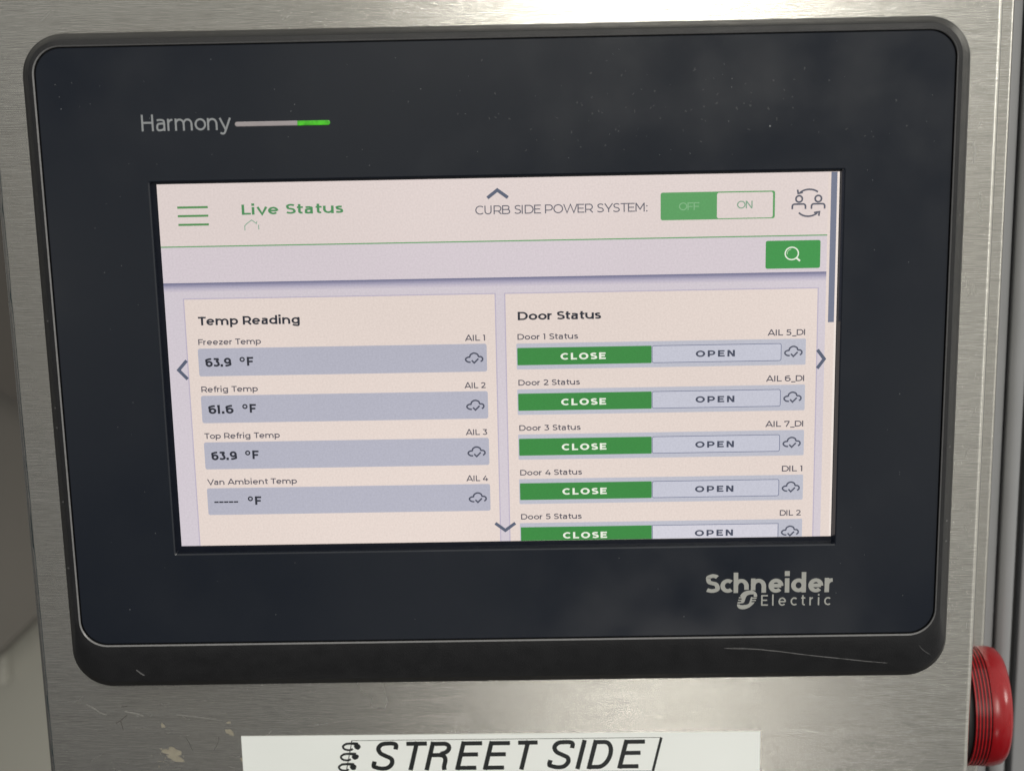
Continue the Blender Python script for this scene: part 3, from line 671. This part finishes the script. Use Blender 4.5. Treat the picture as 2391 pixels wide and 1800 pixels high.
mb = MB(); cyl(mb, [(120.2, 13.2), (120.2, 15.15), (120.4, 15.25), (122.8, 15.25), (124.6, 14.8), (125.5, 13.9), (125.9, 12.4), (126.0, 9.0)], RED, n=80, cap1=True)
mb.build('lens', btn)
mb = MB()
cyl(mb, [(116.0, 13.2), (116.0, 14.7), (120.15, 14.7), (120.2, 13.2)], DCORE, n=112, rib=.14, smooth=False)
for xx in (116.05, 116.9, 117.75, 118.6, 119.5): cyl(mb, [(xx, 14.7), (xx+.03, 15.1), (xx+.3, 15.1), (xx+.33, 14.7)], DRED, n=80)
mb.build('ribbed_band', btn)

# ------------------------------------------------------------------ what stands behind the box
ALU = plain('grey_painted_rail', (.22, .225, .235, 1), .45, 0, .5, .05, 60)
RUB = plain('black_rubber_seal', (.015, .016, .017, 1), .6)
rail = thing('door_rail', 'grey vertical door rail with a black seal running behind the right edge of the box', 'rail', (131, -200, -80))
def post(mb, x0, x1, z, d, r, mt):
    prof = [(x0, z-d)]+[(x0+r+r*math.cos(math.radians(a)), z-r+r*math.sin(math.radians(a))) for a in range(180, 89, -15)]+[(x1-r+r*math.cos(math.radians(a)), z-r+r*math.sin(math.radians(a))) for a in range(90, -1, -15)]+[(x1, z-d)]
    mb.rings([[(x, 180, zz) for x, zz in prof], [(x, -220, zz) for x, zz in prof]], mt, closed=False)
mb = MB(); post(mb, 118, 129.6, -46, 20, .5, ALU); mb.build('jamb_strip', rail)
mb = MB(); post(mb, 130.4, 134.4, -44, 20, 1.9, ALU); mb.build('round_rail', rail)
mb = MB(); mb.box(128, -220, -66, 137.0, 180, -52, RUB); mb.build('seal', rail)
mb = MB(); post(mb, 137.1, 170, -48, 20, .6, ALU); mb.build('jamb_strip', rail)

wall = thing('wall_panel', 'blurred grey beige wall panel seen past the left edge of the steel box', 'wall', (-190, -300, -330))
WUP = plain('dark_taupe_moulding', (.07, .063, .056, 1), .5, 0, .5, .1, 20); WLO = plain('beige_grey_panel', (.33, .325, .29, 1), .5, 0, .5, .05, 20)
WMID = plain('taupe_panel', (.135, .126, .113, 1), .5, 0, .5, .08, 12)
def slab(name, pts, z0, z1, mt):
    a_ = sum(pts[i][0]*pts[(i+1) % len(pts)][1]-pts[(i+1) % len(pts)][0]*pts[i][1] for i in range(len(pts)))
    if a_ < 0: pts = pts[::-1]
    cx = sum(p[0] for p in pts)/len(pts); cy = sum(p[1] for p in pts)/len(pts)
    mb = MB(); mb.rings([[(x, y, z0) for x, y in pts], [(x, y, z1-6) for x, y in pts], [(cx+(x-cx)*.975, cy+(y-cy)*.975, z1) for x, y in pts]], mt, cap1=True)
    return mb.build(name, wall)
mb = MB(); mb.box(-460, -460, -360, -120, 300, -340, WLO); mb.build('panel', wall)
slab('moulding', [(-420, 280), (-120, 280), (-120, -110), (-170, -80), (-198, -62), (-230, -40), (-420, -30)], -270, -240, WUP)
slab('moulding', [(-420, 290), (-120, 290), (-120, -110), (-170, -142), (-206, -173), (-232, -197), (-420, -330)], -338, -290, WMID)
mb = MB(); post(mb, -246, -238, -330, 9, 3, WLO); mb.build('seam_strip', wall)
